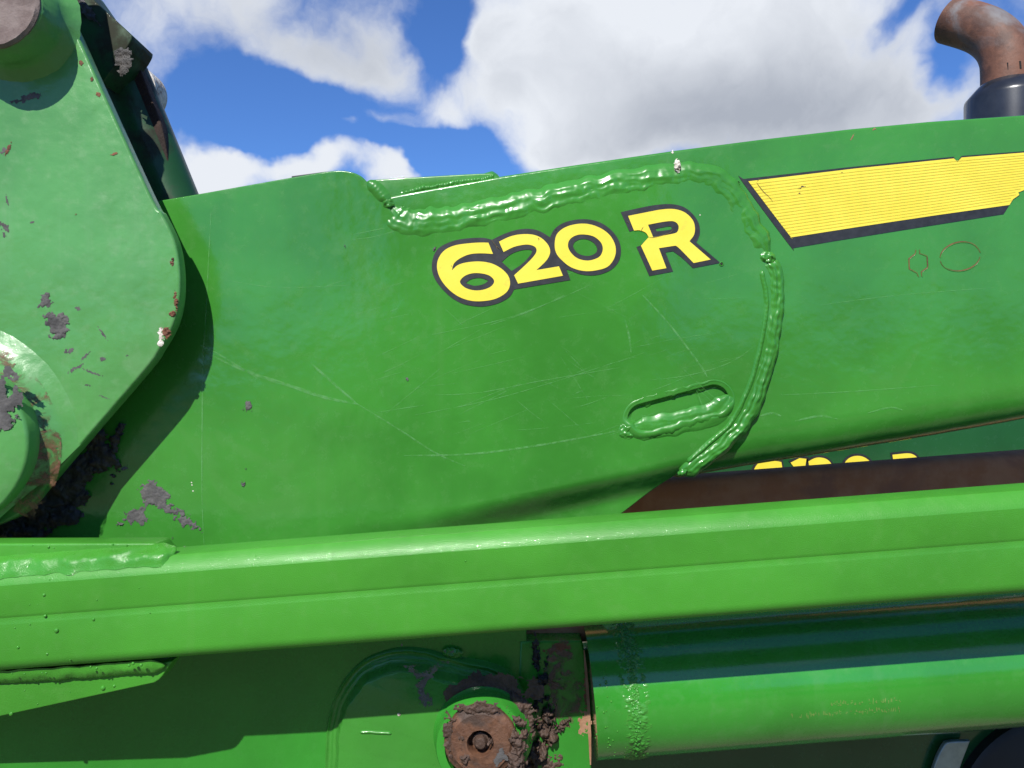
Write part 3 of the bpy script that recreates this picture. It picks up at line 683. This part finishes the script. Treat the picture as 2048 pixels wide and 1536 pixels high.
# weld spatter balls
sph = bmesh.new(); bmesh.ops.create_icosphere(sph, subdivisions=2, radius=1.0); sme = bpy.data.meshes.new('weld_spatter'); sph.to_mesh(sme); sph.free()
sme.materials.append(M_barw); sme.polygons.foreach_set('use_smooth', [True]*len(sme.polygons))
SPT = [(88, 1190, 3.6), (90, 1232, 3.6), (113, 1261, 5.5), (187, 1239, 3.4), (36, 1295, 3.4), (94, 1308, 3), (60, 1249, 2), (30, 1256, 1.6), (140, 1320, 1.7), (194, 1200, 1.8), (59, 1209, 1.7), (75, 1209, 1.3), (278, 1176, 1.5), (300, 1226, 1.6), (97, 1094, 3.3), (127, 1108, 4.6), (35, 1115, 3.4), (12, 1116, 3), (91, 1110, 2.4), (255, 1096, 3.2), (254, 1091, 2.4), (226, 1089, 2), (108, 1096, 1.6), (65, 1091, 1.6), (101, 1160, 4), (186, 1156, 1.6), (206, 1376, 5.5), (228, 1372, 3.4), (49, 1381, 1.6), (75, 1408, 1.8), (22, 1428, 4.5), (140, 1384, 1.4), (931, 1122, 2), (512, 1112, 1.2),
       (181, 1334, 2.4), (193, 1337, 3), (266, 1327, 3.4), (258, 1331, 3.2), (282, 1330, 3.6), (84, 1346, 2.2), (92, 1346, 2.6), (49, 1348, 2.0), (24, 1347, 2.0), (200, 1339, 1.6)]
for x, y, r in SPT:
    if y > 1350: yy = -.128
    elif y < 1118 and x < 320: yy = Yg
    elif y > 1325: yy = -.146
    elif y < 1165 and x < 400 : yy = -.148
    else: yy = -.150
    o = bpy.data.objects.new('weld_spatter', sme); COL.objects.link(o); o.parent = bar
    o.location = at(x, y, yy)-bar.location; o.scale = (r*K*.8, r*K*.6, r*K*.8)

# ---------------------------------------------------------------- LOWER BRACKET, pad and pin
low = thing('lower_bracket', 'green cylinder bracket below the bar with welded round pad and muddy rusty pin', 'bracket', at(800, 1500, .05))
Yl = .030
LO = smoothpath([(-300, 1200, 1), (1052, 1180, 1), (1053, 1265, 1), (1055, 1300), (1068, 1350), (1082, 1395), (1084, 1430), (1075, 1465), (1040, 1520), (1000, 1560), (960, 1700, 1), (-300, 1800, 1)], True, 5)
bm = plate_mesh([LO], Yl, .016, .002)
for i in range(3): bmesh.ops.bisect_plane(bm, geom=bm.verts[:]+bm.edges[:]+bm.faces[:], plane_co=at(474-8*i, 0, Yl), plane_no=(1, 0, -.06))
bmesh.ops.triangulate(bm, faces=[f for f in bm.faces if len(f.verts) > 4])
for v in bm.verts:
    e_ = at(474, 0, Yl).x-v.co.x+.06*(v.co.z-at(0, 1480, Yl).z)
    if e_ > 0: v.co.y -= .30*e_*min(1, e_/.012)
frombm('bracket_plate', bm, M_low, low, True, 40)
OUT = smoothpath([(652, 1600), (646, 1540), (646, 1490), (650, 1438), (662, 1392), (686, 1346), (722, 1310), (756, 1294), (800, 1284), (848, 1287), (885, 1297), (930, 1308), (975, 1318), (1012, 1334), (1042, 1364), (1064, 1405), (1070, 1445), (1062, 1485), (1040, 1520), (1010, 1560), (960, 1640), (860, 1680), (720, 1670)], True, 10)
bm = bmesh.new(); rows = []; NP = 26
for j in range(NP+1):
    t = j/NP; row = []
    for i, (x, y) in enumerate(OUT):
        cx, cy = 872, 1480; d = math.hypot(x-cx, y-cy); nz = mn.noise(Vector((i*.11, t*.5, 3)))+.35*mn.noise(Vector((i*.35, t*2.5, 8)))
        rr = d-t*(44+6*nz)
        yy = Yl-.036*(.30*sstep(t/.30)+.12*sstep((t-.28)/.4)+.58*sstep((t-.62)/.38)) - .0035*math.exp(-((t-.24)/.10)**2)*(1+.5*nz) - .0022*math.exp(-((t-.60)/.09)**2)*(1+.6*nz)-.0007*nz*math.sin(math.pi*t)
        v = at(cx+(x-cx)*rr/d, cy+(y-cy)*rr/d, Yl); row.append(bm.verts.new((v.x, yy+(.0005 if t == 0 else 0), v.z)))
    rows.append(row)
for a, b in zip(rows, rows[1:]):
    n_ = len(a)
    for k in range(n_): bm.faces.new((a[k], a[(k+1) % n_], b[(k+1) % n_], b[k]))
bm.faces.new(rows[-1])
frombm('round_pad', bm, M_weld, low, True, 0 if False else 60)
mud('weld_end', 905, 1306, 46, 22, -8, Yl-.010, .006, M_weld, low, 73, amp=.2)
bead('spot_weld', [(718, 1464), (750, 1464), (784, 1467)], Yl-.0355, .0068, .0032, M_weld, low, seed=74, rough=.1, ripple=0)
bm = bmesh.new()
def yplate(x, y):
    e_ = (474-x)*K*1.03-.06*(y-1480)*K; return Yl-.0012-(.30*e_ if e_ > 0 else 0)
ribbon(bm, [(444, 1350), (452, 1380), (466, 1430), (478, 1480), (484, 1530), (490, 1600)], Yl, 4, yplate)
ribbon(bm, [(484, 1470), (488, 1520), (492, 1590)], Yl, 4, yplate)
frombm('scratches', bm, M_scr, low, False)['kind'] = 'stuff'
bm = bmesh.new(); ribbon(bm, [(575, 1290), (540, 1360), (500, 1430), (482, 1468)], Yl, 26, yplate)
frombm('sheen_streak', bm, M_sheen, low, False)  # sheen strip on the plate, painted as a pale ribbon
lathe('grease_hole', at(798, 1429, Yl-.036), [(.0022, 0), (.0020, .0006), (.0012, .0008), (.0004, .0002)], M_drop, low, 14)
mud('mud_patch', 840, 1360, 110, 30, -60, Yl-.0362, .0006, M_smearg, low, 75, amp=1.6, step=.0008)
mud('mud_patch', 870, 1335, 90, 20, 40, Yl-.0362, .0006, M_smearg, low, 76, amp=1.6, step=.0008)
mud('mud_patch', 848, 1395, 20, 36, 20, Yl-.0362, .001, M_mud, low, 77, amp=1.0, step=.0008)
# boss around the pin
Ypd = Yl-.036; kk = K*(1+Ypd)
cbz = at(966, 1470, Ypd)
lathe('pin_boss', cbz, [(100*kk, -.001), (97*kk, .003), (93*kk, .006), (91*kk, .028), (88*kk, .033), (80*kk, .0345), (72*kk, .034), (72*kk, .0)], M_low, low, 96, angle=45, cap=False)
mud('mud_cake', 985, 1392, 190, 82, 0, Ypd-.0005, .0014, M_mudb, low, 78, amp=.5, step=.0014)
mud('mud_cake', 1040, 1430, 70, 120, 10, Ypd-.0005, .012, M_mudb, low, 79, amp=.7, step=.0014)
pin = lathe('pivot_pin', at(962, 1474, Ypd-.028), [(70*kk, 0), (70*kk, .012), (68*kk, .014), (60*kk, .0155), (56*kk, .0185), (26*kk, .019), (24*kk, .016), (23*kk, .002), (.001, .003)], M_rustp, low, 110, jitter=.012, angle=38)
cpin = at(962, 1474, Ypd-.028)
lathe('grease_nipple', cpin, [(.012*.9, .003), (.0105, .010), (.0085, .0105), (.0082, .0165), (.0060, .0195), (.0004, .020)], M_mudb, pin, 24)
for i, (dx, dz, a_, b_, h_, m_) in enumerate([(.004, .045, 96, 26, .004, M_mudb), (-.040, .01, 26, 90, .003, M_mudb), (.050, .0, 34, 120, .012, M_mudb), (.045, -.03, 44, 70, .016, M_mudb), (-.020, -.018, 26, 30, .010, M_mudb), (-.010, -.038, 60, 26, .007, M_mudd), (.012, .004, 14, 16, .012, M_mudb), (-.024, .006, 18, 14, .006, M_mudb), (-.02, -.05, 70, 30, .006, M_mudb)]):
    p_ = cpin+Vector((dx, -.016, dz)); q = p_-Vector((0, -1, ZC)); px = 1024+q.x/q.y/K; py = 768-q.z/q.y/K
    mud('mud_lump', px, py, a_, b_, 0, p_.y, h_, m_, low, 180+i, amp=.8, step=.0011)
mud('worn_patch', 1003, 1512, 26, 46, -15, Ypd-.0475, .0006, M_mud, low, 196, amp=.8, step=.0009)
# muddy gap to the right of the bracket
for i, (x, y, a_, b_, r_, h_) in enumerate([(1072, 1310, 18, 90, 5, .012), (1082, 1370, 22, 90, -10, .015), (1096, 1430, 26, 70, 0, .02), (1092, 1465, 46, 50, 20, .022), (1075, 1500, 60, 44, 30, .02), (1058, 1530, 70, 30, 20, .018), (1118, 1450, 50, 18, 30, .012), (1112, 1345, 50, 120, -10, .0006), (1122, 1405, 66, 110, -10, .0006), (1118, 1490, 80, 90, 20, .0008), (1100, 1525, 60, 40, 0, .006)]):
    mud('mud_lump', x, y, a_, b_, r_, .030 if i not in (7, 8) else .0275, h_, (M_smear if i in (7, 8, 9) else M_mudb) if i > 1 else M_mudd, low, 200+i, amp=1.0, step=.0011)

# ---------------------------------------------------------------- HYDRAULIC CYLINDER (tube, lower right)
cyl = thing('lift_cylinder', 'thick round green lift cylinder tube under the bar at the lower right', 'hydraulic cylinder', at(1500, 1400, .04))
Yc = .050; RC = .090
def cylc(X): return Vector((X, Yc, ZC-.443+.0790*X))
bm = bmesh.new(); rows = []; seg = 96
X0 = at(1178, 0, Yc).x
axd = Vector((1, 0, .0790)).normalized(); upv = Vector((-.0790, 0, 1)).normalized()
for i in range(30):
    X = X0+(1.15-X0)*i/29
    rows.append([bm.verts.new(cylc(X)+RC*(Vector((0, -1, 0))*math.cos(2*math.pi*k/seg)+upv*math.sin(2*math.pi*k/seg))) for k in range(seg)])
for a, b in zip(rows, rows[1:]):
    for k in range(seg): bm.faces.new((a[k], a[(k+1) % seg], b[(k+1) % seg], b[k]))
bm.faces.new(rows[0]); bm.faces.new(rows[-1])
frombm('cylinder_tube', bm, M_tube, cyl, True, 40)
def band(name, xa, xb, h, mat, seed, fr=160, ampn=1.0, rows_n=26):
    bm = bmesh.new(); rows = []; seg = 420
    for i in range(rows_n):
        t = i/(rows_n-1); X = at(xa+(xb-xa)*t, 0, Yc-RC).x; row = []
        for k in range(seg):
            th = -1.7+3.4*k/(seg-1); nz = mn.fractal(Vector((X*fr, th*RC*fr, seed)), .5, 2.1, 4)
            r = RC-.0006+h*(math.sin(math.pi*t)**.6)*max(-.2, .35+1.1*ampn*nz)
            row.append(bm.verts.new(cylc(X)+r*(Vector((0, -1, 0))*math.cos(th)+upv*math.sin(th))))
        rows.append(row)
    for a, b in zip(rows, rows[1:]):
        for k in range(seg-1): bm.faces.new((a[k], a[k+1], b[k+1], b[k]))
    return frombm(name, bm, mat, cyl, True, 0)
band('weld_ring', 1244, 1306, .0026, M_weld, 3, 120)
band('weld_ring', 1262, 1284, .0030, M_weld, 9, 190)
rs = random.Random(3)
for i in range(34):
    X = at(rs.gauss(1222, 14), 0, Yc-RC).x; th = rs.uniform(-1.0, .7); r = rs.uniform(.0006, .0014)
    o = bpy.data.objects.new('weld_spatter', sme); COL.objects.link(o); o.parent = cyl
    o.location = cylc(X)+RC*(Vector((0, -1, 0))*math.cos(th)+upv*math.sin(th))-cyl.location; o.scale = (r, r, r)
# faint stamped print on the tube
bm = bmesh.new(); rs = random.Random(11)
for row_, (xa, xb, y0, sl) in enumerate([(1662, 1796, 1408, -.062), (1583, 1796, 1432, -.062)]):
    x = xa
    while x < xb:
        wch = rs.uniform(3, 6)
        if rs.random() < .85:
            for s_ in range(rs.choice([2, 3])):
                xx = x+rs.uniform(0, wch); yy = y0+(x-xa)*sl+rs.uniform(-4, 4)
                l_, h2 = (rs.uniform(2, 4), 1.0) if rs.random() < .5 else (1.0, rs.uniform(3, 8))
                vs = []
                for ddx, ddy in ((-l_/2, -h2/2), (l_/2, -h2/2), (l_/2, h2/2), (-l_/2, h2/2)):
                    ray = at(xx+ddx, yy+ddy, 0)-Vector((0, -1, ZC)); o0 = Vector((0, -1, ZC))
                    # intersect ray with the tube surface
                    best = None; tt = .85
                    while tt < 1.1:
                        p_ = o0+ray*tt; c_ = cylc(p_.x)
                        if math.hypot(p_.y-c_.y, p_.z-c_.z) < RC+.0004: best = p_; break
                        tt += .0004
                    if best: vs.append(bm.verts.new(best))
                if len(vs) == 4: bm.faces.new(vs)
        x += wch+1.5
frombm('stamped_print', bm, M_stamp, cyl, False)
# end fitting
EF = smoothpath([(1040, 1283, 1), (1150, 1281), (1163, 1284), (1168, 1300), (1176, 1380), (1180, 1460), (1183, 1532, 1), (1178, 1620, 1), (1030, 1620, 1)], True, 5)
plate('end_fitting', [EF], .028, .05, M_low, cyl, .003, 50)
bm = bmesh.new(); 
for p_, w_ in [([(1168, 1300), (1175, 1380), (1179, 1460), (1181, 1530)], 6)]: ribbon(bm, p_, .0265, w_)
frombm('rust_edge', bm, M_dustrust, cyl, False)
mud('rust_patch', 1168, 1448, 26, 50, 0, .028, .0006, M_dustrust, cyl, 231, amp=.9, step=.0008)
mud('rust_patch', 1172, 1375, 10, 70, 0, .028, .0006, M_rust, cyl, 232, amp=.9, step=.0008)
mud('rust_patch', 1118, 1296, 60, 22, 10, .028, .0006, M_rust, cyl, 233, amp=.9, step=.0008)
plate('rod_guard', [[(1050, 1200), (1215, 1195), (1195, 1283), (1050, 1290)]], .060, .02, M_beam, cyl, .002)

# ---------------------------------------------------------------- RUSTY CROSS BEAM behind
cbm = thing('cross_beam', 'long brown rusty steel beam between the boom underside and the bar', 'steel beam', at(1700, 980, .2))
Yx = .135
bm = bmesh.new(); rows = []
for i in range(40):
    x = 1100+1300*i/39; z = at(x, 951-(x-1400)*.0745, Yx).z; X = at(x, 0, Yx).x
    sec = [(.03, 0), (.012, 0)]
    for k in range(1, 7): a = k/6*math.pi/2; sec.append((.012-.012*math.sin(a), -.012+.012*math.cos(a)))
    sec += [(0, -.026), (.003, -.030), (.003, -.09), (.03, -.09)]
    rows.append([bm.verts.new((X, Yx+y, z-.001+dz)) for y, dz in sec])
for a, b in zip(rows, rows[1:]):
    for k in range(len(a)): bm.faces.new((a[k], a[(k+1) % len(a)], b[(k+1) % len(a)], b[k]))
bm.faces.new(rows[0]); bm.faces.new(rows[-1])
frombm('beam_body', bm, M_beam, cbm, True, 50)

# ---------------------------------------------------------------- TRACTOR behind: hood, decal, exhaust, lower panel
tr = thing('tractor', 'dark green tractor hood behind the boom with black muffler and rusty curved exhaust pipe', 'tractor', at(2000, 1000, .9))
Yh = .70
bm = bmesh.new(); rows = []
for i in range(50):
    x = 1000+1600*i/49; X = at(x, 0, Yh).x; sec = []
    ztop = at(x, 560, Yh).z
    for y, z in ((1.1, ztop), (.25, ztop), (.13, ztop-.01), (.07, ztop-.03), (.03, ztop-.07), (.01, ztop-.12), (.0, ztop-.2), (0, ZC-.45), (1.1, ZC-.45)):
        sec.append(bm.verts.new((X, Yh+y, z)))
    rows.append(sec)
for a, b in zip(rows, rows[1:]):
    for k in range(len(a)): bm.faces.new((a[k], a[(k+1) % len(a)], b[(k+1) % len(a)], b[k]))
bm.faces.new(rows[0]); bm.faces.new(rows[-1])
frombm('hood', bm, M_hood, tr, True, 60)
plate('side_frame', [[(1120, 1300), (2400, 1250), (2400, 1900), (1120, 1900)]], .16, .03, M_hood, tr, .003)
plate('metal_strap', [smoothpath([(1850, 1600, 1), (1872, 1525), (1888, 1492), (1900, 1484), (1941, 1482, 1), (1918, 1545), (1905, 1600, 1)], True, 4)], .145, .008, M_steel, tr, .002)
lathe('round_cover', at(2120, 1640, .15), [(.165, -.01), (.165, .006), (.155, .012), (.001, .014)], M_blk, tr, 90)
# hood decal 6120R
def remap(g, x0, x1, y0, y1, rot=9, add=0):
    cr, sr = math.cos(R(rot)), math.sin(R(rot)); q = [(p[0]*cr-p[1]*sr, p[0]*sr+p[1]*cr, *p[2:]) for p in g]
    return q
def glyph(gs, x0, x1, yt, hgt, nm, grow=0):
    qs = [remap(g, 0, 0, 0, 0) for g in gs]; xs_ = [p[0] for p in qs[0]]; ys_ = [p[1] for p in qs[0]]
    ax, bx, ay, by = min(xs_), max(xs_), min(ys_), max(ys_)
    def f(q, e):
        lp = smoothpath(q, True, 4); cx, cy = (ax+bx)/2, (ay+by)/2; out = []
        for (x, y) in lp:
            u = (x-ax)/(bx-ax); v = (y-ay)/(by-ay); X_ = x0+(x1-x0)*u; Y_ = yt+hgt*v+(X_-x0)*-.045
            mx, my = (x0+x1)/2, yt+hgt/2; out.append((mx+(X_-mx)*(1+2*e/(x1-x0)), my+(Y_-my)*(1+2*e/hgt)))
        return out
    dd_ = decal(nm+'_outline', [f(qs[0], 4.5)], Yh-.0015, M_black, tr)
    decal(nm, [f(qs[0], 0)]+[f(q, 0) for q in qs[1:]], Yh-.0022, M_yel, dd_)
RYf = [(1375,105,C),(1500,80),(1600,62),(1680,60),(1750,82),(1800,130),(1816,180),(1810,230),(1780,272,C),(1920,393,C),(1808,416,C),(1705,312),(1675,303,C),(1578,318,C),(1628,450,C),(1535,466,C)]
glyph([G6, G6h], 1506, 1578, 923, 84, 'hood_digit')
glyph([[(0, 40, C), (60, 0, C), (110, 0, C), (110, 300, C), (40, 300, C), (40, 80, C)]], 1581, 1613, 917, 84, 'hood_digit')
glyph([G2], 1617, 1678, 916, 84, 'hood_digit')
glyph([G0, G0h], 1686, 1755, 913, 84, 'hood_digit')
glyph([RYf, RYh], 1785, 1850, 908, 84, 'hood_letter')
# muffler and exhaust
Ye = .85; ke = K*(1+Ye)
mc = at(2016, 252, Ye); r_m = 76*ke
lathe('muffler', Vector((mc.x, mc.y, mc.z-.6)), [(r_m, 0), (r_m, .6+50*ke), (r_m*.985, .6+56*ke), (r_m*.74, .6+78*ke), (r_m*.66, .6+84*ke), (r_m*.60, .6+84*ke)], M_muf, tr, 64, axis='Z', angle=35)
path = [(2014, 175), (2014, 140), (2011, 112), (1998, 86), (1975, 66), (1945, 53), (1901, 41)]
pl = smoothpath(path, False, 5); pts = [at(x, y, Ye+(2014-x)*ke*.8) for x, y in pl]
bm = bmesh.new(); rows = []
for i, p in enumerate(pts):
    tan = (pts[min(i+1, len(pts)-1)]-pts[max(i-1, 0)]).normalized(); s = tan.cross(Vector((0, 1, 0))).normalized(); q_ = s.cross(tan); rr = 46*ke
    rows.append([p+rr*(math.cos(2*math.pi*k/40)*s+math.sin(2*math.pi*k/40)*q_) for k in range(40)])
# slanted cut mouth, and an inner wall
rows2 = [[bm.verts.new(v) for v in r] for r in rows]
ctr = pts[-1]; tl = (pts[-1]-pts[-2]).normalized()
inner = []
for r, p in zip(rows[::-1][:14], pts[::-1][:14]): inner.append([bm.verts.new(p+(v-p)*.95) for v in r])
allr = rows2+inner
for a, b in zip(allr, allr[1:]):
    for k in range(40): bm.faces.new((a[k], a[(k+1) % 40], b[(k+1) % 40], b[k]))
bm.faces.new(inner[-1])
for v in bm.verts:
    d = (v.co-ctr).dot(tl)
    h = (v.co.z-ctr.z)
    pass
exh = frombm('exhaust_pipe', bm, M_pipe, tr, True, 45)
for dx in (-28, -8, 14, 34):
    bm = bmesh.new(); a = math.asin(dx/50); c_ = Vector((mc.x, mc.y, at(0, 150, Ye).z)); 
    for s_ in (0,):
        r0 = 46.6*ke; p1 = c_+Vector((math.sin(a)*r0, -math.cos(a)*r0, .010)); vs = [p1+Vector((-.002, -.001, 0)), p1+Vector((.002, -.001, 0)), p1+Vector((.0035, -.001, -.018)), p1+Vector((-.0005, -.001, -.018))]
        bk = [v+Vector((0, .003, 0)) for v in vs]; V = [bm.verts.new(v) for v in vs+bk]
        for q in ((0, 1, 2, 3), (7, 6, 5, 4), (0, 4, 5, 1), (1, 5, 6, 2), (2, 6, 7, 3), (3, 7, 4, 0)): bm.faces.new([V[i] for i in q])
    frombm('pipe_slit', bm, M_deep, exh, False)
